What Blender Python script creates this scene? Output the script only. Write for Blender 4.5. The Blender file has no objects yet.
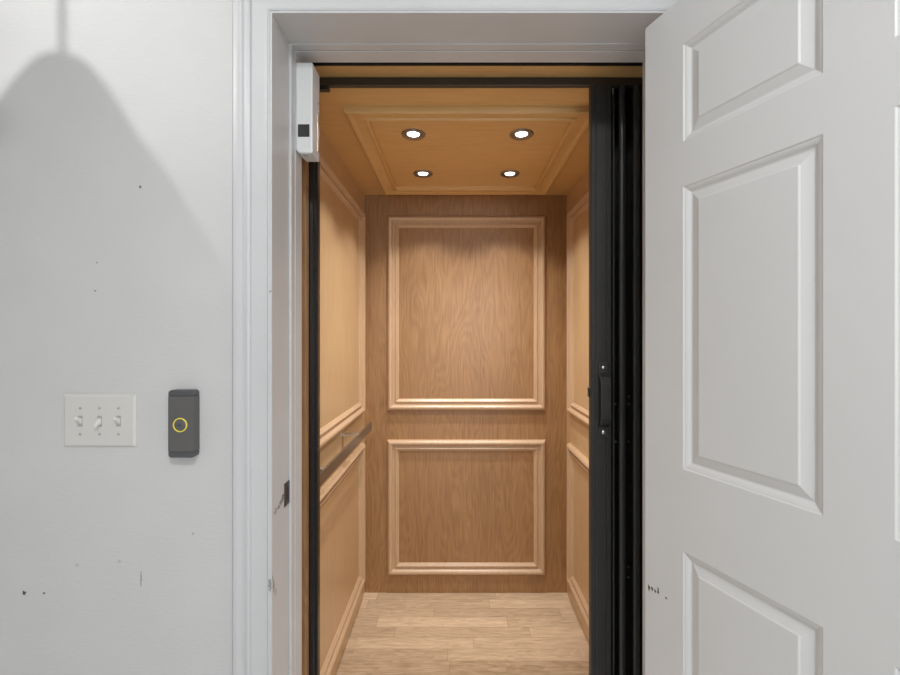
import bpy, bmesh, math, random
from mathutils import Vector, Matrix
random.seed(4)
R = math.radians
H = 1.36                      # eye height; helper coordinates below are metres from the eye level where noted

# ------------------------------------------------------------------ camera, light, exposure
scene = bpy.context.scene
COL = scene.collection
cam_d = bpy.data.cameras.new('camera'); cam = bpy.data.objects.new('camera', cam_d); COL.objects.link(cam)
cam.location = (0, 0, H); cam.rotation_euler = (R(90), 0, 0)
cam_d.lens = 18.0; cam_d.sensor_width = 36.0
cam_d.shift_x = -6.0/900; cam_d.shift_y = -1.0/900
cam_d.clip_start = 0.02
scene.camera = cam
scene.view_settings.view_transform = 'Standard'
scene.view_settings.look = 'None'
scene.view_settings.gamma = 1.0
scene.view_settings.exposure = 0.0
scene.view_settings.use_curve_mapping = False
world = bpy.data.worlds.new('world'); scene.world = world
world.use_nodes = True
world.node_tree.nodes['Background'].inputs[0].default_value = (0.8, 0.85, 0.9, 1)
world.node_tree.nodes['Background'].inputs[1].default_value = 0.3

def area(name, loc, size, power, color, rot=(0, 0, 0), shape='DISK', size_y=None):
    l = bpy.data.lights.new(name, 'AREA'); l.shape = shape; l.size = size
    if size_y: l.size_y = size_y
    l.energy = power; l.color = color
    o = bpy.data.objects.new(name, l); COL.objects.link(o)
    o.location = loc; o.rotation_euler = rot
    return o

def spot(name, loc, target, power, color, cone, blend, radius):
    l = bpy.data.lights.new(name, 'SPOT'); l.energy = power; l.color = color
    l.spot_size = R(cone); l.spot_blend = blend; l.shadow_soft_size = radius
    o = bpy.data.objects.new(name, l); COL.objects.link(o)
    o.location = loc
    d = Vector(target) - Vector(loc)
    o.rotation_euler = d.to_track_quat('-Z', 'Y').to_euler()
    return o

HALL_LAMP = (0.12, -0.50)
area('hall_lamp_light', (HALL_LAMP[0], HALL_LAMP[1], 2.545), 0.5, 21, (0.995, 0.993, 1.0))
area('hall_fill_light', (0.60, -1.50, 1.55), 0.9, 16, (0.96, 0.98, 1.0), (R(90), 0, 0), 'RECTANGLE', 1.3)  # unseen soft fill added behind the camera, shaped like window daylight
SPOT_LAMP = (-1.12, 0.05)
spot('hall_spot_light', (SPOT_LAMP[0], SPOT_LAMP[1], 2.56), (-0.93, 1.0, 2.25), 31, (1.0, 0.99, 0.98), 78, 1.0, 0.022)
# the four downlights of the lift
CAB_LIGHTS = [(-0.158, 1.669), (0.243, 1.669), (-0.152, 2.073), (0.248, 2.073)]
for i, (x, y) in enumerate(CAB_LIGHTS):
    so = spot('downlight_light', (x, y, H+0.751-0.012), (x, y, 0), 29, (1.0, 0.972, 0.935), 112, 0.35, 0.02)
    so.data.use_nodes = True                 # reflector beam: strongest straight down
    lnt = so.data.node_tree; em = lnt.nodes['Emission']
    ge = lnt.nodes.new('ShaderNodeNewGeometry'); sp_ = lnt.nodes.new('ShaderNodeSeparateXYZ'); lnt.links.new(ge.outputs['Incoming'], sp_.inputs[0])
    ab = lnt.nodes.new('ShaderNodeMath'); ab.operation = 'ABSOLUTE'; lnt.links.new(sp_.outputs[2], ab.inputs[0])
    pw_ = lnt.nodes.new('ShaderNodeMath'); pw_.operation = 'POWER'; lnt.links.new(ab.outputs[0], pw_.inputs[0]); pw_.inputs[1].default_value = 3.6
    lnt.links.new(pw_.outputs[0], em.inputs['Strength'])

# ------------------------------------------------------------------ helpers
def tag(o, label=None, cat=None, group=None, kind=None):
    if label: o['label'] = label
    if cat: o['category'] = cat
    if group: o['group'] = group
    if kind: o['kind'] = kind
    return o

def empty(name, loc, label, cat, group=None, kind=None):
    o = bpy.data.objects.new(name, None); COL.objects.link(o); o.location = loc
    o.empty_display_size = 0.05
    bpy.context.view_layer.update()
    return tag(o, label, cat, group, kind)

def build(name, bm, mat, parent=None, bevel=0, seg=2, smooth=None):
    me = bpy.data.meshes.new(name)
    bmesh.ops.remove_doubles(bm, verts=bm.verts, dist=1e-6)
    bmesh.ops.recalc_face_normals(bm, faces=bm.faces)
    if smooth is not None:
        for f in bm.faces: f.smooth = True
        for e in bm.edges:
            if len(e.link_faces) == 2 and e.calc_face_angle(0) > R(smooth): e.smooth = False
    bm.to_mesh(me); bm.free()
    me.materials.append(mat)
    o = bpy.data.objects.new(name, me); COL.objects.link(o)
    if parent is not None:
        o.parent = parent
        p = parent; off = Vector((0, 0, 0))
        while p is not None: off += Vector(p.location); p = p.parent
        # meshes are modelled in world space; shift the data into the parent's frame
        me.transform(Matrix.Translation(-off))
    else:
        c = sum((Vector(b) for b in o.bound_box), Vector())/8
        c.z = min(b[2] for b in o.bound_box)
        me.transform(Matrix.Translation(-c)); o.location = c
    if bevel:
        m = o.modifiers.new('bevel', 'BEVEL'); m.width = bevel; m.segments = seg; m.limit_method = 'ANGLE'; m.angle_limit = R(40)
        m.harden_normals = False
    return o

def box(bm, x0, x1, y0, y1, z0, z1):
    v = [bm.verts.new((x, y, z)) for x in (x0, x1) for y in (y0, y1) for z in (z0, z1)]
    for f in ((0,1,3,2), (4,6,7,5), (0,4,5,1), (2,3,7,6), (0,2,6,4), (1,5,7,3)):
        bm.faces.new([v[i] for i in f])

def B(*boxes):
    bm = bmesh.new()
    for b in boxes: box(bm, *b)
    return bm

def prism(bm, pts, z0, z1, f=None):
    """extrude a 2-D outline; f maps (a, b, c) to world"""
    f = f or (lambda a, b, c: (a, b, c))
    lo = [bm.verts.new(f(a, b, z0)) for a, b in pts]; hi = [bm.verts.new(f(a, b, z1)) for a, b in pts]
    n = len(pts)
    for i in range(n): bm.faces.new((lo[i], lo[(i+1) % n], hi[(i+1) % n], hi[i]))
    bm.faces.new(lo[::-1]); bm.faces.new(hi)

def cyl(bm, c, r, d, axis='y', n=32, r2=None):
    """cylinder starting at c going +d along the axis"""
    r2 = r if r2 is None else r2
    def P(a, rr, t):
        u, v = rr*math.cos(a), rr*math.sin(a)
        return {'y': (c[0]+u, c[1]+t, c[2]+v), 'z': (c[0]+u, c[1]+v, c[2]+t), 'x': (c[0]+t, c[1]+u, c[2]+v)}[axis]
    lo = [bm.verts.new(P(2*math.pi*i/n, r, 0)) for i in range(n)]
    hi = [bm.verts.new(P(2*math.pi*i/n, r2, d)) for i in range(n)]
    for i in range(n): bm.faces.new((lo[i], lo[(i+1) % n], hi[(i+1) % n], hi[i]))
    bm.faces.new(lo[::-1]); bm.faces.new(hi)

def lathe(bm, c, prof, axis='z', n=40, closed=False):
    """revolve (radius, height) pairs round an axis through c"""
    rings = []
    for r, h in prof:
        ring = []
        for i in range(n):
            a = 2*math.pi*i/n; u, v = r*math.cos(a), r*math.sin(a)
            p = (c[0]+u, c[1]+v, c[2]+h) if axis == 'z' else (c[0]+u, c[1]+h, c[2]+v)
            ring.append(bm.verts.new(p))
        rings.append(ring)
    m = len(rings)
    for k in range(m if closed else m-1):
        a, b = rings[k], rings[(k+1) % m]
        for i in range(n): bm.faces.new((a[i], a[(i+1) % n], b[(i+1) % n], b[i]))
    if not closed:
        for ring in (rings[0], rings[-1]):
            try: bm.faces.new(ring)
            except ValueError: pass

def sweep(bm, corners, prof, f, closed=True):
    """mitred moulding: corners = [((a, b), (da, db))], prof = [(u, h)]"""
    rows = [[bm.verts.new(f(a+da*u, b+db*u, h)) for u, h in prof] for (a, b), (da, db) in corners]
    n, m = len(rows), len(prof)
    for k in range(n if closed else n-1):
        r, s = rows[k], rows[(k+1) % n]
        for j in range(m): bm.faces.new((r[j], r[(j+1) % m], s[(j+1) % m], s[j]))
    if not closed:
        bm.faces.new(rows[0]); bm.faces.new(rows[-1][::-1])

def rect_corners(a0, a1, b0, b1):
    return [((a0, b0), (1, 1)), ((a1, b0), (-1, 1)), ((a1, b1), (-1, -1)), ((a0, b1), (1, -1))]

# ------------------------------------------------------------------ materials
def mat_base(name):
    m = bpy.data.materials.new(name); m.use_nodes = True
    nt = m.node_tree; b = nt.nodes['Principled BSDF']
    return m, nt, b

def N(nt, t, **kw):
    n = nt.nodes.new(t)
    for k, v in kw.items(): setattr(n, k, v)
    return n

def mth(nt, op, a, b=None, c=None):
    n = N(nt, 'ShaderNodeMath', operation=op)
    for i, v in enumerate((a, b, c)):
        if v is None: continue
        if isinstance(v, (int, float)): n.inputs[i].default_value = v
        else: nt.links.new(v, n.inputs[i])
    return n.outputs[0]

def mixc(nt, fac, a, b, blend='MIX'):
    n = N(nt, 'ShaderNodeMix', data_type='RGBA', blend_type=blend)
    for i, v in ((0, fac), (6, a), (7, b)):
        if isinstance(v, (int, float)): n.inputs[i].default_value = v
        elif isinstance(v, tuple): n.inputs[i].default_value = (*v, 1) if len(v) == 3 else v
        else: nt.links.new(v, n.inputs[i])
    return n.outputs[2]

def world_pos(nt):
    return N(nt, 'ShaderNodeNewGeometry').outputs['Position']

def marks(nt, color, pts, mark_col=(0.06, 0.06, 0.065)):
    """small chips, dots and scuffs at fixed places; pts = [(centre, radii, strength)] in world metres"""
    pos = world_pos(nt)
    nz = N(nt, 'ShaderNodeTexNoise'); nz.inputs['Scale'].default_value = 260; nz.inputs['Detail'].default_value = 3
    nt.links.new(pos, nz.inputs['Vector'])
    acc = None
    for c, r, s in pts:
        sub = N(nt, 'ShaderNodeVectorMath', operation='SUBTRACT'); nt.links.new(pos, sub.inputs[0]); sub.inputs[1].default_value = c
        dv = N(nt, 'ShaderNodeVectorMath', operation='DIVIDE'); nt.links.new(sub.outputs[0], dv.inputs[0]); dv.inputs[1].default_value = r
        ln = N(nt, 'ShaderNodeVectorMath', operation='LENGTH'); nt.links.new(dv.outputs[0], ln.inputs[0])
        d = mth(nt, 'ADD', ln.outputs['Value'], mth(nt, 'MULTIPLY', mth(nt, 'SUBTRACT', nz.outputs[0], 0.5), 2.2))
        mr = N(nt, 'ShaderNodeMapRange'); nt.links.new(d, mr.inputs[0])
        mr.inputs[1].default_value = 0.75; mr.inputs[2].default_value = 1.0; mr.inputs[3].default_value = s; mr.inputs[4].default_value = 0
        acc = mr.outputs[0] if acc is None else mth(nt, 'MAXIMUM', acc, mr.outputs[0])
    return mixc(nt, acc, color, mark_col)

def paint(name, col, rough=0.5, bump=0.05, scale=350, pts=None, spec=0.5, stretch=(1, 1, 1), blotch=0.03, bd=0.0006):
    m, nt, b = mat_base(name)
    pos = world_pos(nt)
    mp = N(nt, 'ShaderNodeMapping'); mp.inputs['Scale'].default_value = stretch; nt.links.new(pos, mp.inputs[0])
    nz = N(nt, 'ShaderNodeTexNoise'); nz.inputs['Scale'].default_value = scale; nz.inputs['Detail'].default_value = 3
    nt.links.new(mp.outputs[0], nz.inputs['Vector'])
    n2 = N(nt, 'ShaderNodeTexNoise'); n2.inputs['Scale'].default_value = 5; n2.inputs['Detail'].default_value = 4
    nt.links.new(pos, n2.inputs['Vector'])
    mr = N(nt, 'ShaderNodeMapRange'); nt.links.new(n2.outputs[0], mr.inputs[0])
    mr.inputs[1].default_value = .3; mr.inputs[2].default_value = .7; mr.inputs[3].default_value = 1-blotch; mr.inputs[4].default_value = 1+blotch
    g = N(nt, 'ShaderNodeVectorMath', operation='SCALE'); g.inputs[0].default_value = col; nt.links.new(mr.outputs[0], g.inputs['Scale'])
    c = g.outputs[0]
    if pts: c = marks(nt, c, pts)
    nt.links.new(c, b.inputs['Base Color'])
    bp = N(nt, 'ShaderNodeBump'); bp.inputs['Strength'].default_value = bump; bp.inputs['Distance'].default_value = bd
    nt.links.new(nz.outputs[0], bp.inputs['Height']); nt.links.new(bp.outputs[0], b.inputs['Normal'])
    b.inputs['Roughness'].default_value = rough
    b.inputs['Specular IOR Level'].default_value = spec
    return m

def simple(name, col, rough=0.5, metal=0.0, noise=0.08, emit=0.0, scale=60, coat=0):
    m, nt, b = mat_base(name)
    nz = N(nt, 'ShaderNodeTexNoise'); nz.inputs['Scale'].default_value = scale
    nt.links.new(world_pos(nt), nz.inputs['Vector'])
    k = mth(nt, 'ADD', 1-noise/2, mth(nt, 'MULTIPLY', nz.outputs[0], noise))
    g = N(nt, 'ShaderNodeVectorMath', operation='SCALE'); g.inputs[0].default_value = col; nt.links.new(k, g.inputs['Scale'])
    nt.links.new(g.outputs[0], b.inputs['Base Color'])
    b.inputs['Roughness'].default_value = rough; b.inputs['Metallic'].default_value = metal
    b.inputs['Coat Weight'].default_value = coat
    if emit:
        b.inputs['Emission Color'].default_value = (*col, 1); b.inputs['Emission Strength'].default_value = emit
    return m

def wood(name, dark, light, grain='z', rough=0.38, figure=0.6, scale=1.0, seed=0.0, coat=0.6):
    """veneer with the grain running along one axis and cathedral figuring"""
    m, nt, b = mat_base(name)
    pos = world_pos(nt)
    mp = N(nt, 'ShaderNodeMapping'); nt.links.new(pos, mp.inputs[0])
    mp.inputs['Location'].default_value = (seed, seed*.7, seed*1.3)
    s = {'x': (0.04, 1, 1), 'y': (1, 0.04, 1), 'z': (1, 1, 0.04)}[grain]
    mp.inputs['Scale'].default_value = tuple(v*scale for v in s)
    fine = N(nt, 'ShaderNodeTexNoise'); fine.inputs['Scale'].default_value = 150; fine.inputs['Detail'].default_value = 6; fine.inputs['Roughness'].default_value = .6
    nt.links.new(mp.outputs[0], fine.inputs['Vector'])
    mp2 = N(nt, 'ShaderNodeMapping'); nt.links.new(pos, mp2.inputs[0])
    mp2.inputs['Location'].default_value = (seed*2, seed, seed)
    s2 = {'x': (0.2, 1, 1), 'y': (1, 0.2, 1), 'z': (1, 1, 0.2)}[grain]
    mp2.inputs['Scale'].default_value = tuple(v*scale for v in s2)
    big = N(nt, 'ShaderNodeTexNoise'); big.inputs['Scale'].default_value = 4.2; big.inputs['Detail'].default_value = 3
    nt.links.new(mp2.outputs[0], big.inputs['Vector'])
    rings = mth(nt, 'FRACT', mth(nt, 'MULTIPLY', big.outputs[0], 26))
    rings = mth(nt, 'ABSOLUTE', mth(nt, 'SUBTRACT', mth(nt, 'MULTIPLY', rings, 2), 1))
    blot = N(nt, 'ShaderNodeTexNoise'); blot.inputs['Scale'].default_value = 7; blot.inputs['Detail'].default_value = 3
    nt.links.new(mp2.outputs[0], blot.inputs['Vector'])
    f = mth(nt, 'ADD', mth(nt, 'MULTIPLY', fine.outputs[0], 0.75), mth(nt, 'MULTIPLY', rings, 0.24*figure))
    f = mth(nt, 'ADD', f, mth(nt, 'MULTIPLY', blot.outputs[0], 0.25))
    mr = N(nt, 'ShaderNodeMapRange'); nt.links.new(f, mr.inputs[0])
    mr.inputs[1].default_value = .30; mr.inputs[2].default_value = .86
    c = mixc(nt, mr.outputs[0], dark, light)
    nt.links.new(c, b.inputs['Base Color'])
    bp = N(nt, 'ShaderNodeBump'); bp.inputs['Strength'].default_value = .08; bp.inputs['Distance'].default_value = .0004
    nt.links.new(fine.outputs[0], bp.inputs['Height']); nt.links.new(bp.outputs[0], b.inputs['Normal'])
    b.inputs['Roughness'].default_value = rough
    b.inputs['Coat Weight'].default_value = coat; b.inputs['Coat Roughness'].default_value = .36
    return m

def planks(name, w=0.0735, length=0.62, y_off=0.0):
    """oak strip floor, strips running along x"""
    m, nt, b = mat_base(name)
    pos = world_pos(nt)
    sx = N(nt, 'ShaderNodeSeparateXYZ'); nt.links.new(pos, sx.inputs[0])
    yy = mth(nt, 'DIVIDE', mth(nt, 'ADD', sx.outputs[1], 10+y_off), w)
    row = mth(nt, 'FLOOR', yy); fy = mth(nt, 'FRACT', yy)
    wn = N(nt, 'ShaderNodeTexWhiteNoise', noise_dimensions='1D'); nt.links.new(row, wn.inputs['W'])
    xx = mth(nt, 'ADD', mth(nt, 'DIVIDE', mth(nt, 'ADD', sx.outputs[0], 10), length), mth(nt, 'MULTIPLY', wn.outputs['Value'], 7.3))
    cid = mth(nt, 'FLOOR', xx); fx = mth(nt, 'FRACT', xx)
    cv = N(nt, 'ShaderNodeCombineXYZ'); nt.links.new(row, cv.inputs[0]); nt.links.new(cid, cv.inputs[1])
    w2 = N(nt, 'ShaderNodeTexWhiteNoise', noise_dimensions='3D'); nt.links.new(cv.outputs[0], w2.inputs['Vector'])
    # grain, shifted per plank
    off = N(nt, 'ShaderNodeVectorMath', operation='SCALE'); nt.links.new(w2.outputs['Color'], off.inputs[0]); off.inputs['Scale'].default_value = 9
    ad = N(nt, 'ShaderNodeVectorMath', operation='ADD'); nt.links.new(pos, ad.inputs[0]); nt.links.new(off.outputs[0], ad.inputs[1])
    mp = N(nt, 'ShaderNodeMapping'); mp.inputs['Scale'].default_value = (0.12, 1, 1); nt.links.new(ad.outputs[0], mp.inputs[0])
    fine = N(nt, 'ShaderNodeTexNoise'); fine.inputs['Scale'].default_value = 95; fine.inputs['Detail'].default_value = 6; fine.inputs['Roughness'].default_value = .65
    nt.links.new(mp.outputs[0], fine.inputs['Vector'])
    mp2 = N(nt, 'ShaderNodeMapping'); mp2.inputs['Scale'].default_value = (0.25, 1, 1); nt.links.new(ad.outputs[0], mp2.inputs[0])
    big = N(nt, 'ShaderNodeTexNoise'); big.inputs['Scale'].default_value = 9; nt.links.new(mp2.outputs[0], big.inputs['Vector'])
    rings = mth(nt, 'FRACT', mth(nt, 'MULTIPLY', big.outputs[0], 14))
    f = mth(nt, 'ADD', mth(nt, 'MULTIPLY', fine.outputs[0], .8), mth(nt, 'MULTIPLY', rings, .13))
    f = mth(nt, 'ADD', f, mth(nt, 'MULTIPLY', mth(nt, 'SUBTRACT', w2.outputs['Value'], .5), .42))
    mr = N(nt, 'ShaderNodeMapRange'); nt.links.new(f, mr.inputs[0]); mr.inputs[1].default_value = .12; mr.inputs[2].default_value = .85
    c = mixc(nt, mr.outputs[0], (0.30, 0.200, 0.116), (0.76, 0.585, 0.41))
    ey = mth(nt, 'MINIMUM', fy, mth(nt, 'SUBTRACT', 1, fy)); ex = mth(nt, 'MINIMUM', fx, mth(nt, 'SUBTRACT', 1, fx))
    seam = mth(nt, 'MAXIMUM', mth(nt, 'LESS_THAN', ey, 0.012), mth(nt, 'LESS_THAN', ex, 0.0015))
    c = mixc(nt, mth(nt, 'MULTIPLY', seam, .5), c, (0.16, 0.09, 0.045))
    nt.links.new(c, b.inputs['Base Color'])
    b.inputs['Roughness'].default_value = .42
    return m

def stained(x, px_y, D): return H + (336.5-px_y)/450*D
wall_pts = [((-0.960, 1.0, 0.790), (.0045, .05, .005), 1), ((-0.915, 1.0, 0.790), (.003, .05, .003), .8),
            ((-0.700, 1.0, 0.822), (.0014, .05, .020), .7), ((-0.802, 1.0, 1.461), (.003, .05, .002), .7),
            ((-0.702, 1.0, 1.692), (.003, .05, .0035), .8), ((-0.798, 1.0, 1.524), (.002, .05, .002), .7),
            ((-0.585, 1.0, 0.922), (.003, .05, .003), .35), ((-0.748, 1.0, 0.860), (.004, .05, .004), .22),
            ((-0.842, 1.0, 0.852), (.005, .05, .004), .2)]
M = {}
M['wall'] = paint('painted_wall', (0.635, 0.635, 0.632), .75, .25, 120, wall_pts, stretch=(.45, 1, 1.2), blotch=.02, bd=.002)
M['hall_wall'] = paint('hall_wall_paint', (0.80, 0.80, 0.79), .8)
M['ceiling'] = paint('ceiling_paint', (0.82, 0.82, 0.81), .85)
trim_pts = [((-0.405, 1.000, H-0.556), (.05, .005, .016), .6), ((-0.405, 1.012, H-0.575), (.05, .004, .012), .4), ((-0.405, 0.994, H-0.535), (.05, .003, .010), .5),
            ((-0.409, 0.985, H-0.545), (.004, .012, .014), .55), ((-0.405, 1.052, H-0.376), (.05, .008, .009), .85), ((-0.405, 1.040, H-0.383), (.05, .009, .007), .7), ((-0.405, 1.028, H-0.389), (.05, .008, .006), .7), ((-0.405, 1.012, H-0.392), (.05, .005, .008), .6),
            ((-0.400, 1.001, H-0.395), (.006, .006, .010), .5), ((-0.408, 0.985, H+0.099), (.003, .012, .004), .5),
            ((-0.490, 0.985, H-0.555), (.002, .012, .012), .5), ((-0.404, 1.07, H+0.655), (.05, .006, .02), .0)]
M['trim'] = paint('trim_paint', (0.615, 0.622, 0.63), .38, .12, 60, trim_pts, stretch=(1, 1, .15))
def on_door(px, py):
    q = (px-456)/450; t = (q-.42)/(.3499+.9368*q); D = 1-.9368*t
    return (.42+.3499*t, D, H+(336.5-py)/450*D)
door_pts = [(on_door(649, 588), (.0010, .02, .0075), 1), (on_door(652, 588.5), (.0012, .02, .0045), 1), (on_door(655, 591), (.0012, .02, .0040), 1),
            (on_door(658, 591), (.0010, .02, .0075), 1), (on_door(666, 598), (.0012, .02, .0028), .8)]
M['door'] = paint('door_paint', (0.70, 0.705, 0.70), .33, .12, 90, door_pts, stretch=(1, 1, .12), blotch=.012)
M['white_plastic'] = simple('white_plastic', (0.74, 0.755, 0.76), .35, noise=.02)
M['plate'] = simple('switch_plate_plastic', (0.68, 0.67, 0.64), .35, noise=.02)
M['toggle'] = simple('toggle_plastic', (0.80, 0.79, 0.75), .3, noise=.02)
M['screw_light'] = simple('painted_screw', (0.42, 0.42, 0.41), .4, noise=.05)
M['black_metal'] = simple('black_painted_metal', (0.030, 0.030, 0.029), .42, noise=.2)
M['leaf_metal'] = simple('black_leaf_metal', (0.045, 0.045, 0.043), .38, noise=.2)  # lighter copy of the black metal, lifted for the highlights on the ribs
M['black_gloss'] = simple('black_glossy_metal', (0.016, 0.017, 0.017), .3, noise=.1)
M['bronze_track'] = simple('dark_bronze_track', (0.045, 0.035, 0.027), .4, noise=.2)
M['screw_steel'] = simple('steel_screw', (0.75, 0.74, 0.72), .3, metal=1, noise=.05)
M['rail_metal'] = simple('dark_bronze_rail', (0.30, 0.27, 0.24), .34, metal=.9, noise=.12)
M['bracket_metal'] = simple('satin_bracket_metal', (0.80, 0.78, 0.74), .3, metal=1, noise=.05)
M['trim_ring'] = simple('nickel_trim_ring', (0.33, 0.32, 0.32), .28, metal=1, noise=.05)
M['bulb'] = simple('lit_lens', (1.0, 0.97, 0.93), .4, noise=0, emit=6)
M['hall_bulb'] = simple('lit_hall_diffuser', (1.0, 0.98, 0.95), .4, noise=0, emit=3)
M['call_grey'] = simple('charcoal_metal', (0.115, 0.113, 0.11), .45, noise=.15, scale=400)
M['call_cap'] = simple('slate_end_cap', (0.088, 0.091, 0.097), .4, noise=.1)
M['ring_yellow'] = simple('lit_amber_ring', (0.72, 0.60, 0.10), .35, noise=.02, emit=.25)
M['button_blue'] = simple('dark_blue_button', (0.06, 0.055, 0.13), .3, noise=.05)
M['strike'] = simple('worn_black_strike', (0.09, 0.09, 0.095), .4, metal=.5, noise=.6, scale=300)
M['shaft'] = simple('dark_shaft', (0.02, 0.02, 0.02), .9, noise=.3)
M['sill'] = simple('aluminium_sill', (0.5, 0.5, 0.5), .35, metal=1)
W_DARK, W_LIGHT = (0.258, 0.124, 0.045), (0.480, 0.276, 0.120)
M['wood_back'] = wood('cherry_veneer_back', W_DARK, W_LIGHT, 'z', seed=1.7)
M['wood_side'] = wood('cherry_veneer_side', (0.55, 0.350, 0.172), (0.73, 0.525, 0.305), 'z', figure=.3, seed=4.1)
M['wood_mould'] = wood('cherry_moulding', (0.50, 0.325, 0.185), (0.70, 0.505, 0.335), 'z', figure=.25, seed=2.2, rough=.33, coat=.5)
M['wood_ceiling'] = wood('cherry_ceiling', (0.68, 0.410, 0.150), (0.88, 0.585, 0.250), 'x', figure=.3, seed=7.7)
M['floor'] = planks('oak_strip_floor', y_off=0.021)
M['hall_floor'] = paint('pale_stone_floor', (0.74, 0.74, 0.74), .5, scale=40, blotch=.06)
gm, gnt, gb = mat_base('added_window_glass'); gb.inputs['Transmission Weight'].default_value = 1; gb.inputs['Roughness'].default_value = .02; M['glass'] = gm
M['pendant'] = simple('pendant_enamel', (0.35, 0.35, 0.36), .4)

# ------------------------------------------------------------------ the hall (structure)
HX0, HX1, HY0, HC = -2.2, 2.2, -1.6, 2.6
OP_L, OP_R, OP_T = -0.430, 0.510, H+0.735      # rough opening
def struct(name, bm, mat, label, **kw):
    o = build(name, bm, mat, **kw); tag(o, label, None, None, 'structure'); return o
struct('wall_front', B((HX0, OP_L, 1.0, 1.15, 0, HC), (OP_R, HX1, 1.0, 1.15, 0, HC), (OP_L, OP_R, 1.0, 1.15, OP_T, HC)),
       M['wall'], 'off-white painted wall with small scuffs around the lift doorway')
struct('floor', B((HX0, HX1, HY0, 1.15, -0.1, 0)), M['hall_floor'], 'pale grey floor of the hall outside the lift')
struct('ceiling', B((HX0, HX1, HY0, 1.15, HC, HC+.1)), M['ceiling'], 'white hall ceiling')
struct('wall_left', B((HX0-.1, HX0, HY0, 1.15, 0, HC)), M['hall_wall'], 'white hall wall at the left end')
struct('wall_right', B((HX1, HX1+.1, HY0, 1.15, 0, HC)), M['hall_wall'], 'white hall wall at the right end')
WX0, WX1, WZ0, WZ1 = .10, 1.10, .85, 2.25
struct('wall_back', B((HX0-.1, WX0, HY0-.1, HY0, 0, HC), (WX1, HX1+.1, HY0-.1, HY0, 0, HC), (WX0, WX1, HY0-.1, HY0, 0, WZ0), (WX0, WX1, HY0-.1, HY0, WZ1, HC)), M['hall_wall'], 'white hall wall behind the viewer')
win = empty('added_window_1', ((WX0+WX1)/2, HY0, WZ0), 'white framed window added behind the viewer for fill light', None, kind='structure')  # made-up window to go with the added fill light
build('added_window_frame', B((WX0, WX0+.05, HY0-.08, HY0-.02, WZ0, WZ1), (WX1-.05, WX1, HY0-.08, HY0-.02, WZ0, WZ1), (WX0+.05, WX1-.05, HY0-.08, HY0-.02, WZ0, WZ0+.05),
      (WX0+.05, WX1-.05, HY0-.08, HY0-.02, WZ1-.05, WZ1), (WX0+.05, WX1-.05, HY0-.075, HY0-.025, 1.53, 1.57)), M['hall_wall'], win, bevel=.003)
build('added_window_glass', B((WX0+.05, WX1-.05, HY0-.055, HY0-.05, WZ0+.05, 1.53), (WX0+.05, WX1-.05, HY0-.055, HY0-.05, 1.57, WZ1-.05)), M['glass'], win)
# lift shaft behind the wall
struct('wall_shaft', B((-.62, -.60, 1.152, 2.56, -.3, HC), (.70, .72, 1.152, 2.56, -.3, HC), (-.62, .72, 2.54, 2.56, -.3, HC),
                       (-.62, .72, 1.152, 2.56, HC, HC+.02), (-.62, .72, 1.152, 2.56, -.32, -.3)),
       M['shaft'], 'dark lift shaft around the cab')

# door lining (jambs and head with rebated stops)
JL, JR, JT = -0.405, 0.489, H+0.7120
SL, SR, ST = -0.3995, 0.483, H+0.7095
jy0, jy1 = 0.990, 1.166
bm = bmesh.new()
box(bm, OP_L, JL, jy0, jy1, 0, OP_T); box(bm, JR, OP_R, jy0, jy1, 0, OP_T); box(bm, JL, JR, jy0, jy1, JT, OP_T)
struct('trim_1', bm, M['trim'], 'white painted door lining around the lift doorway')
bm = bmesh.new()
box(bm, JL, SL, 1.092, 1.1165, 0, ST); box(bm, SR, JR, 1.092, 1.1165, 0, ST); box(bm, JL, JR, 1.092, 1.1165, ST, JT)
box(bm, JL, SL+.0006, 1.1185, 1.165, 0, ST); box(bm, SR-.0006, JR, 1.1185, 1.165, 0, ST); box(bm, JL, JR, 1.1185, 1.165, ST-.0008, JT)
struct('trim_2', bm, M['trim'], 'white painted door stop inside the lift doorway', bevel=.002)
# casing
cp = [(0, 0), (0, .008), (.0015, .0115), (.004, .013), (.0065, .0115), (.008, .0095), (.012, .0095), (.036, .0135), (.040, .0140),
      (.042, .0185), (.046, .0205), (.050, .0195), (.052, .0155), (.055, .0150), (.058, .0185), (.063, .0225), (.070, .0235), (.076, .0225), (.080, .018), (.0815, .012), (.082, 0)]
fc = lambda a, b, h: (a, 1.0-h, b)
cl, cr, ct = -0.408, 0.4925, H+0.7150
bm = bmesh.new()
sweep(bm, [((cl, 0), (-1, 0)), ((cl, ct), (-1, 1)), ((cr, ct), (1, 1)), ((cr, 0), (1, 0))], cp, fc, closed=False)
struct('trim_3', bm, M['trim'], 'white moulded casing around the lift doorway', smooth=35)
struct('trim_4', B((-.405, .489, 1.15, 1.245, -.03, 0.003)), M['sill'], 'metal threshold of the lift doorway')

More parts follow.
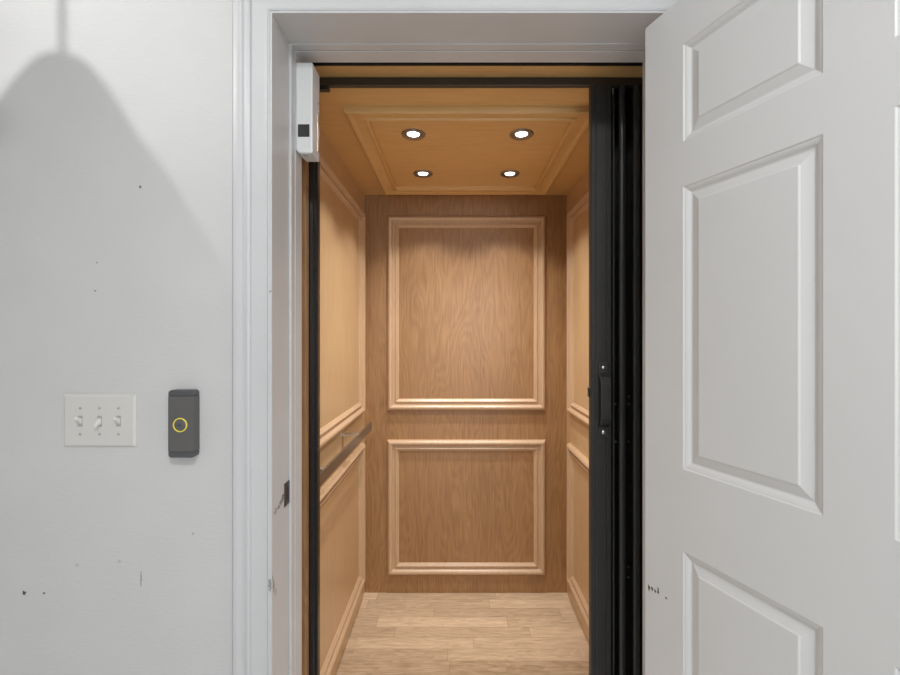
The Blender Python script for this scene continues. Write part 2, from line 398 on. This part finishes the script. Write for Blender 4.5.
# ------------------------------------------------------------------ the open six-panel door
th = math.atan(0.3735); s_, c_ = math.sin(th), math.cos(th)
DX, DY, DT = 0.420, 1.000, 0.036
def fdoor(t, z, h):          # h > 0 goes into the leaf, away from the visible face
    return (DX+t*s_+h*c_, DY-t*c_+h*s_, z)
def door_leaf():
    bm = bmesh.new()
    us = [0, .1032, .3544, .4400, .6912, .794]
    zs = [0.012, 0.225, H-0.432, H-0.266, H+0.3005, H+0.3915, H+0.5865, H+0.684]
    prof = [(0, 0), (.0015, .0016), (.005, .0026), (.009, .0045), (.0125, .0070), (.0150, .0078), (.0165, .0075), (.032, .0028), (.0345, .0012), (.036, .0010)]
    for side in (0, 1):
        def P(t, z, h): return fdoor(t, z, h if side == 0 else DT-h)
        for i in range(5):
            for j in range(7):
                u0, u1, z0, z1 = us[i], us[i+1], zs[j], zs[j+1]
                if i in (1, 3) and j in (1, 3, 5):
                    rings = []
                    for u, h in prof:
                        rings.append([bm.verts.new(P(a, b, h)) for a, b in ((u0+u, z0+u), (u1-u, z0+u), (u1-u, z1-u), (u0+u, z1-u))])
                    for k in range(len(rings)-1):
                        for q in range(4):
                            bm.faces.new((rings[k][q], rings[k][(q+1) % 4], rings[k+1][(q+1) % 4], rings[k+1][q]))
                    bm.faces.new(rings[-1])
                else:
                    bm.faces.new([bm.verts.new(P(a, b, 0)) for a, b in ((u0, z0), (u1, z0), (u1, z1), (u0, z1))])
    bmesh.ops.remove_doubles(bm, verts=bm.verts, dist=1e-5)
    # edges of the leaf
    def V(t, z, h): return fdoor(t, z, h)
    for i in range(5):
        for z in (zs[0], zs[-1]):
            bm.faces.new([bm.verts.new(V(*p)) for p in ((us[i], z, 0), (us[i+1], z, 0), (us[i+1], z, DT), (us[i], z, DT))])
    for j in range(7):
        for t in (0, us[-1]):
            bm.faces.new([bm.verts.new(V(*p)) for p in ((t, zs[j], 0), (t, zs[j+1], 0), (t, zs[j+1], DT), (t, zs[j], DT))])
    return bm
door = empty('door_1', (DX, DY, 0.0), 'white six-panel door swung open to the right of the lift', None, kind='structure')
build('door_leaf', door_leaf(), M['door'], door, bevel=.0012)
for z in (.25, 1.05, 1.82):
    bm = bmesh.new()
    p = fdoor(-.006, z, DT+.004)
    cyl(bm, p, .006, .09, 'z', 16)
    q = fdoor(-.001, z, DT*.3)
    v = [fdoor(a, zz, hh) for zz in (z+.005, z+.085) for a, hh in ((-.002, .006), (-.002, DT+.004), (-.0, DT+.004), (-.0, .006))]
    vs = [bm.verts.new(x) for x in v]
    bm.faces.new(vs[:4]); bm.faces.new(vs[4:])
    for k in range(4): bm.faces.new((vs[k], vs[(k+1) % 4], vs[4+(k+1) % 4], vs[4+k]))
    build('hinge', bm, M['bracket_metal'], door)
bm = bmesh.new()
for hh, sg in ((0, -1), (DT, 1)):
    c = fdoor(.735, .95, hh)
    nrm = Vector((c_*sg, s_*sg, 0))
    q = nrm.to_track_quat('Z', 'Y').to_matrix().to_4x4()
    m4 = Matrix.Translation(c) @ q
    b2 = bmesh.new(); lathe(b2, (0, 0, 0), [(.03, 0), (.03, .006), (.012, .01), (.010, .03), (.022, .038), (.027, .05), (.022, .062), (.001, .066)], n=24)
    bmesh.ops.transform(b2, matrix=m4, verts=b2.verts)
    me = bpy.data.meshes.new('t'); b2.to_mesh(me); b2.free(); bm.from_mesh(me); bpy.data.meshes.remove(me)
build('door_knob', bm, M['bracket_metal'], door, smooth=30)

# ------------------------------------------------------------------ the lift cab
CL, CR, CF, CB, CT = -0.4855, 0.588, 1.250, 2.389, H+0.751
cab = empty('elevator_cab', (0.05, CF, 0.0), 'wood-panelled elevator cab with moulded frames on its walls, seen through the doorway', 'elevator')
build('floor_panel', B((CL, CR, CF, CB, -.03, 0)), M['floor'], cab)
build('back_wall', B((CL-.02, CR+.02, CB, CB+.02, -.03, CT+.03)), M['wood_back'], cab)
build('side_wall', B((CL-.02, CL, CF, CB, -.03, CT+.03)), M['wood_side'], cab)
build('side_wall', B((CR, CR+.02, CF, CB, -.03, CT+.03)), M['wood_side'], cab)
tag(build('dark_gap_strip', B((CL, CR, CF-.006, CF, CT, CT+.09)), M['black_metal'], cab), 'black strip standing in for the shaded gap')  # black strip stands in for the unlit shaft gap above the cab
build('ceiling_panel', B((CL, CR, CF, CB, CT, CT+.03)), M['wood_ceiling'], cab)
build('front_return', B((CL, -.4185, CF, CF+.030, 0, CT)), M['wood_back'], cab, bevel=.001)
build('front_return', B((.560, CR, CF, CF+.020, 0, CT)), M['wood_back'], cab, bevel=.001)

mp_ = [(0, 0), (0, .005), (.0010, .0105), (.0040, .0165), (.0090, .0210), (.0150, .0230), (.0210, .0215), (.0265, .0170), (.0300, .0115), (.0320, .0070),
       (.038, .0065), (.041, .0070), (.0425, .0105), (.0455, .0128), (.049, .0128), (.052, .0100), (.056, .0060), (.060, .0035), (.062, 0)]
ZU0, ZU1, ZL0, ZL1 = H-0.392, H+0.638, H-1.262, H-0.547
f_back = lambda a, b, h: (a, CB-h, b)
f_left = lambda a, b, h: (CL+h, a, b)
f_right = lambda a, b, h: (CR-h, a, b)
for (f, a0, a1) in ((f_back, -.364, .474), (f_left, 1.42, 2.315), (f_right, 1.42, 2.315)):
    for z0, z1 in ((ZL0, ZL1), (ZU0, ZU1)):
        bm = bmesh.new(); sweep(bm, rect_corners(a0, a1, z0, z1), mp_, f)
        build('wall_molding', bm, M['wood_mould'], cab, smooth=25)
# ceiling moulding: wide flat frame with a stepped inner edge
cm = [(0, 0), (0, .010), (.002, .017), (.007, .021), (.012, .020), (.018, .016), (.024, .013), (.050, .010), (.055, .0115), (.059, .0175), (.066, .0190), (.0695, .0165), (.0705, 0)]
f_ceil = lambda a, b, h: (a, b, CT-h)
bm = bmesh.new(); sweep(bm, rect_corners(-.367, .466, 1.468, 2.322), cm, f_ceil)
build('ceiling_molding', bm, M['wood_ceiling'], cab, smooth=25)

# downlights
names = [('front', 'left'), ('front', 'right'), ('rear', 'left'), ('rear', 'right')]
for (x, y), (fr, lr) in zip(CAB_LIGHTS, names):
    t = empty('recessed_downlight', (x, y, CT), 'lit round downlight in the wooden elevator ceiling, %s %s of the four' % (fr, lr),
              'ceiling light', 'downlights in the elevator ceiling')
    bm = bmesh.new()
    lathe(bm, (x, y, CT), [(.0440, -.0005), (.0440, -.003), (.041, -.006), (.035, -.0065), (.026, -.0035), (.0225, -.0005)], n=40, closed=True)
    build('trim_ring', bm, M['trim_ring'], t, smooth=40)
    bm = bmesh.new(); lathe(bm, (x, y, CT), [(.0222, -.0005), (.0222, -.0015), (.018, -.0022), (.010, -.0026), (.0008, -.0028)], n=32)
    build('lens', bm, M['bulb'], t, smooth=50)

# handrail on the left wall
rail = empty('handrail', (-.445, 1.82, H-.455), 'flat dark bronze handrail bar running along the left wall of the elevator', 'handrail')
build('rail_bar', B((-.427, -.419, 1.345, 2.235, H-.465, H-.424)), M['rail_metal'], rail, bevel=.0015)
for y in (1.435, 1.93):
    bm = B((CL+.006, -.4195, y-.018, y+.018, H-.4235, H-.4165))
    cyl(bm, (CL+.0005, y, H-.420), .011, .006, 'x', 24)
    build('bracket', bm, M['bracket_metal'], rail, bevel=.001)

# ------------------------------------------------------------------ the folding gate
gate = empty('folding_gate', (.46, 1.32, 0.0), 'black folding elevator gate stacked open at the right of the cab entrance', 'gate')
GZ0, GZ1 = .006, H+.7255

build('top_track', B((-.435, .560, 1.302, 1.318, H+.7265, CT-.0005)), M['bronze_track'], gate, bevel=.002)
lx0, lx1, ly = .3895, .4505, 1.300
pts = [(lx0, ly+.020), (lx0, ly+.003), (lx0+.003, ly), (lx0+.012, ly), (lx0+.0135, ly+.0012), (lx0+.016, ly+.0012), (lx0+.0175, ly), (lx0+.044, ly),
       (lx0+.0455, ly+.0015), (lx0+.049, ly+.0015), (lx0+.0505, ly), (lx1-.003, ly), (lx1, ly+.004), (lx1, ly+.020)]
bm = bmesh.new(); prism(bm, pts, GZ0, GZ1)
lead = build('lead_post', bm, M['black_metal'], gate)
# folded leaves: each a thin slab running back from a rounded hinge rib
def fold(x, w, y0, slant=0.010):
    bm = bmesh.new()
    p = [(x, y0+.010), (x+.001, y0+.003), (x+.004, y0), (x+w*.42, y0-.001), (x+w*.5, y0+.0012), (x+w*.58, y0-.001), (x+w-.004, y0), (x+w-.001, y0+.003), (x+w, y0+.010), (x+w*.62, y0+.013),
         (x+w*.62+slant, y0+.095), (x+w*.38+slant, y0+.095), (x+w*.38, y0+.013)]
    prism(bm, p, GZ0+.004, GZ1)
    return build('gate_leaf', bm, M['leaf_metal'], gate)
leaf0 = fold(.4555, .0055, 1.306, .004)
leaf1 = fold(.4735, .0185, 1.300)
leaf2 = fold(.5140, .0210, 1.300)
leaf3 = fold(.541, .015, 1.303, -.002)
for x, lf in ((.4665, leaf1), (.505, leaf2)):
    for z in ((H-.198, H-.308) if lf is leaf1 else (H-.176, H-.198, H-.308, H-.675, H-.705)):
        bm = bmesh.new(); lathe(bm, (x, 1.318, z), [(.0048, .004), (.0048, 0), (.0035, -.0022), (.001, -.003)], axis='y', n=14)
        build('rivet', bm, M['black_metal'], lf, smooth=40)
build('gap_backing', B((.452, .5585, 1.318, 1.404, GZ1, GZ1+.004), (.452, .5585, 1.400, 1.404, GZ0, GZ1), (.5545, .5585, 1.30, 1.400, GZ0, GZ1), (.4495, .4545, 1.3205, 1.400, GZ0, GZ1)), M['black_gloss'], gate)  # added black backing: darkens the leaf gaps and blocks cab light leaks
# pull handle on the lead post
hx, hz0, hz1 = .4245, H-.292, H-.073
bm = bmesh.new()
hy = ly
prof = [(hz1, hy-.001), (hz1, hy-.005), (hz1-.030, hy-.006), (hz1-.042, hy-.020), (hz1-.060, hy-.030), (hz0+.060, hy-.030), (hz0+.042, hy-.020), (hz0+.030, hy-.006), (hz0, hy-.005), (hz0, hy-.001)]
inner = [(hz0+.034, hy-.001), (hz0+.046, hy-.015), (hz0+.062, hy-.024), (hz1-.062, hy-.024), (hz1-.046, hy-.015), (hz1-.034, hy-.001)]
prism(bm, prof+inner, hx-.0145, hx+.0145, lambda a, b, c: (c, b, a))
handle = build('pull_handle', bm, M['black_metal'], gate, bevel=.0022, seg=3)
for z in (hz0+.016, hz1-.016):
    bm = bmesh.new(); lathe(bm, (hx, hy-.0055, z), [(.0052, .001), (.0052, -.001), (.003, -.0026), (.001, -.003)], axis='y', n=18)
    tag(build('screw', bm, M['screw_steel'], handle, smooth=40), 'bright steel screw')
bm = B((lx0-.004, lx0+.002, ly+.008, ly+.022, H-.176, H-.148)); build('latch', bm, M['black_gloss'], gate, bevel=.002)
bm = bmesh.new(); cyl(bm, (.452, 1.296, H+.697), .002, .018, 'z', 10); build('catch_pin', bm, M['screw_steel'], gate)
# receiving post on the left, bracket of the track
bm = bmesh.new()
prism(bm, [(-.4365, 1.286), (-.408, 1.286), (-.406, 1.290), (-.4055, 1.296), (-.4000, 1.296), (-.3985, 1.299), (-.3985, 1.318), (-.4365, 1.318)], .0, H+.7255)
build('receiving_post', bm, M['black_gloss'], gate)
build('track_bracket', B((-.3985, -.368, 1.300, 1.318, H+.714, H+.7255)), M['black_gloss'], gate, bevel=.002)

# ------------------------------------------------------------------ interlock box high on the left jamb
bx0, bx1, by0, by1, bz0, bz1 = SL+.0008, -.3565, 1.118, 1.178, H+.4560, H+.6820
ib = empty('interlock_box', (bx0, by0, bz0), 'white plastic box with a small black window fixed high on the left door jamb', 'lock box')
bm = bmesh.new()
prism(bm, [(bx0, bz0+.008), (bx0+.009, bz0), (bx1, bz0), (bx1, bz1), (bx0, bz1)], by0, by1, lambda a, b, c: (a, c, b))
build('housing', bm, M['white_plastic'], ib, bevel=.0035, seg=3)
build('window', B((bx0+.006, bx1-.0075, by0-.0012, by0+.002, H+.496, H+.527)), M['black_gloss'], ib, bevel=.0006)
build('side_strip', B((bx1-.0005, bx1+.001, by1-.022, by1-.008, bz0+.02, bz0+.115)), M['bracket_metal'], ib, bevel=.0004)
for z in (H+.602, H+.575):
    bm = bmesh.new(); cyl(bm, (bx1-.001, by1-.016, z), .0030, .0018, 'x', 14); build('screw', bm, M['screw_light'], ib)
bm = bmesh.new(); cyl(bm, (bx0+.022, by0+.010, bz0-.002), .006, .004, 'z', 16); build('cable_gland', bm, M['screw_light'], ib)

# strike plate on the left jamb
sp = empty('strike_plate', (JL, 1.060, H-.405), 'small worn black strike plate set in the white left door jamb', 'strike plate')
bm = bmesh.new()
yy0, yy1, zz0, zz1 = 1.060, 1.090, H-.402, H-.3475
for b in ((yy0, yy1, zz0, zz0+.012), (yy0, yy1, zz1-.012, zz1), (yy0, yy0+.008, zz0+.012, zz1-.012), (yy1-.007, yy1, zz0+.012, zz1-.012)):
    box(bm, JL+.0002, JL+.0018, *b)
build('plate', bm, M['strike'], sp)
build('keeper', B((JL+.0001, JL+.0008, yy0+.007, yy1-.006, zz0+.011, zz1-.011)), M['black_gloss'], sp)

# ------------------------------------------------------------------ triple light switch
swx, swz = (101-456)/450*1.0, H+(336.5-420.2)/450*1.0
pw, ph, pt = .1615, .1175, .006
sw = empty('light_switch', (swx, 1.0, swz-ph/2), 'off-white triple toggle light switch plate on the wall left of the doorway', 'light switch')
bm = bmesh.new()
fw = lambda a, b, h: (a, 1.0-h, b)
rings = []
for u, h in ((0, 0), (0, .0018), (.0012, .0035), (.0045, .0055), (.006, pt)):
    rings.append([bm.verts.new(fw(a, b, h)) for a, b in ((swx-pw/2+u, swz-ph/2+u), (swx+pw/2-u, swz-ph/2+u), (swx+pw/2-u, swz+ph/2-u), (swx-pw/2+u, swz+ph/2-u))])
for k in range(4):
    for q in range(4): bm.faces.new((rings[k][q], rings[k][(q+1) % 4], rings[k+1][(q+1) % 4], rings[k+1][q]))
bm.faces.new(rings[-1]); bm.faces.new(rings[0])
build('face_plate', bm, M['plate'], sw)
for i, (px, up) in enumerate(((80.3, 1), (99.6, -1), (118.6, 1))):
    x = (px-456)/450*(1.0-pt); z = swz-.001
    t_ = None
    bm = bmesh.new()
    box(bm, x-.0052, x+.0052, 1.0-pt-.0006, 1.0-pt+.001, z-.012, z+.012)
    slot = build('toggle_slot', bm, M['screw_light'], sw, bevel=.0004)
    bm = bmesh.new()
    tp = [(-.0035, -.006), (-.0035, .006), (.014, .0095), (.0165, .0065), (.0155, .0035)]
    y1 = 1.0-pt
    tip = up*.0085
    # tapered lever: square at the plate, rounded at the tip
    lo = [(x-.0040, y1, z-.0065), (x+.0040, y1, z-.0065), (x+.0040, y1, z+.0065), (x-.0040, y1, z+.0065)]
    hi = [(x-.0030, y1-.0135, z+tip-.0028), (x+.0030, y1-.0135, z+tip-.0028), (x+.0030, y1-.0120, z+tip+.0032), (x-.0030, y1-.0120, z+tip+.0032)]
    a = [bm.verts.new(p) for p in lo]; b_ = [bm.verts.new(p) for p in hi]
    for k in range(4): bm.faces.new((a[k], a[(k+1) % 4], b_[(k+1) % 4], b_[k]))
    bm.faces.new(a[::-1]); bm.faces.new(b_)
    build('toggle', bm, M['toggle'], sw, bevel=.001, seg=2)
    for dz in (.0285, -.0285):
        bm = bmesh.new(); lathe(bm, (x, 1.0-pt, z+dz), [(.0030, .0005), (.0030, -.0006), (.0018, -.0011), (.0004, -.0012)], axis='y', n=14)
        build('screw', bm, M['screw_light'], sw, smooth=40)

# ------------------------------------------------------------------ lift call button
cx0, cx1, cy0 = -.6255, -.5690, .9765
cz0, cz1 = H-(457.8-336.5)/450*.978, H+(336.5-390.2)/450*.978
cb = empty('call_button', ((cx0+cx1)/2, 1.0, cz0), 'dark grey call button box with yellow ring on wall left of doorway', 'call button')
bm = bmesh.new()
cap = .013
bm = B((cx0, cx1, cy0, .9995, cz0+cap, cz1-cap))
build('housing', bm, M['call_grey'], cb, bevel=.0014, seg=2)
for z0, z1, rs in ((cz0, cz0+cap-.0002, -1), (cz1-cap+.0002, cz1, 1)):
    bm = bmesh.new()
    r = .007
    o = []
    for (xx, sgn) in ((cx0, 1), (cx1, -1)):
        for k in range(5):
            a = math.pi/2*k/4
            o.append((xx+sgn*(r-r*math.cos(a)), (r*math.sin(a)-r)) if sgn == 1 else (xx-(r-r*math.sin(a)), r*math.cos(a)-r))
    base = z0 if rs == 1 else z1
    top = z1 if rs == 1 else z0
    outl = [(cx0, base)]+[(a, top+rs*b) for a, b in o]+[(cx1, base)]
    prism(bm, outl, cy0+.0004, .9995, lambda a, b, c: (a, c, b))
    build('end_cap', bm, M['call_cap'], cb, bevel=.002)
bx, bz = -(456-180.2)/450*cy0, H+(336.5-425)/450*cy0
bm = bmesh.new(); lathe(bm, (bx, cy0, bz), [(.0155, .001), (.0155, -.0012), (.0148, -.002), (.0136, -.002), (.0130, -.0012), (.0130, .001)], axis='y', n=40, closed=True)
tag(build('button_ring', bm, M['ring_yellow'], cb, smooth=50), 'lit yellow ring')
bm = bmesh.new(); lathe(bm, (bx, cy0, bz), [(.0122, .001), (.0122, -.0010), (.0110, -.0018), (.0008, -.0014)], axis='y', n=32)
bt = build('button', bm, M['call_grey'], cb, smooth=50)
bm = bmesh.new(); box(bm, bx-.004, bx+.004, cy0-.0024, cy0-.0012, bz-.0012, bz+.0012)
build('button_mark', bm, M['button_blue'], bt)

# ------------------------------------------------------------------ hall fixtures above the frame
t = empty('flush_ceiling_lamp', (HALL_LAMP[0], HALL_LAMP[1], HC), 'round flush hall ceiling lamp with a white diffuser', 'ceiling light')
bm = bmesh.new(); lathe(bm, (HALL_LAMP[0], HALL_LAMP[1], HC), [(.30, -.0005), (.30, -.02), (.28, -.035), (.27, -.035), (.27, -.0005)], n=48, closed=True); build('lamp_base', bm, M['white_plastic'], t, smooth=40)
bm = bmesh.new(); lathe(bm, (HALL_LAMP[0], HALL_LAMP[1], HC), [(.268, -.002), (.268, -.03), (.22, -.045), (.10, -.050), (.001, -.051)], n=48); build('diffuser', bm, M['hall_bulb'], t, smooth=40)
t = empty('hall_spotlight', (SPOT_LAMP[0], SPOT_LAMP[1], HC), 'small round ceiling spotlight near the left of the hall', 'ceiling light')
bm = bmesh.new(); lathe(bm, (SPOT_LAMP[0], SPOT_LAMP[1], HC), [(.055, -.0005), (.055, -.004), (.045, -.006), (.040, -.0005)], n=32, closed=True); build('trim_ring', bm, M['white_plastic'], t, smooth=40)
bm = bmesh.new(); lathe(bm, (SPOT_LAMP[0], SPOT_LAMP[1], HC), [(.038, -.0005), (.038, -.003), (.001, -.004)], n=32); build('lens', bm, M['hall_bulb'], t, smooth=40)
# bell pendant hung in front of the wall; its shadow falls on the wall at the upper left
PX, PY, PZ = -0.973, 0.62, 2.212
t = empty('pendant_lamp', (PX, PY, HC), 'grey bell-shaped pendant lamp hanging on a thin rod at the left', 'pendant lamp')
bm = bmesh.new(); cyl(bm, (PX, PY, PZ), .005, HC-PZ-.012, 'z', 12); build('rod', bm, M['pendant'], t)
bm = bmesh.new(); lathe(bm, (PX, PY, HC), [(.05, -.0005), (.05, -.012), (.012, -.022), (.001, -.022)], n=24); build('canopy', bm, M['pendant'], t, smooth=40)
bm = bmesh.new(); lathe(bm, (PX, PY, PZ), [(.006, .0), (.020, -.003), (.045, -.02), (.075, -.06), (.105, -.11), (.150, -.17), (.20, -.25), (.197, -.25), (.145, -.168), (.10, -.108), (.070, -.058), (.04, -.022), (.006, -.004)], n=48, closed=True)
build('lamp_shade', bm, M['pendant'], t, smooth=40)
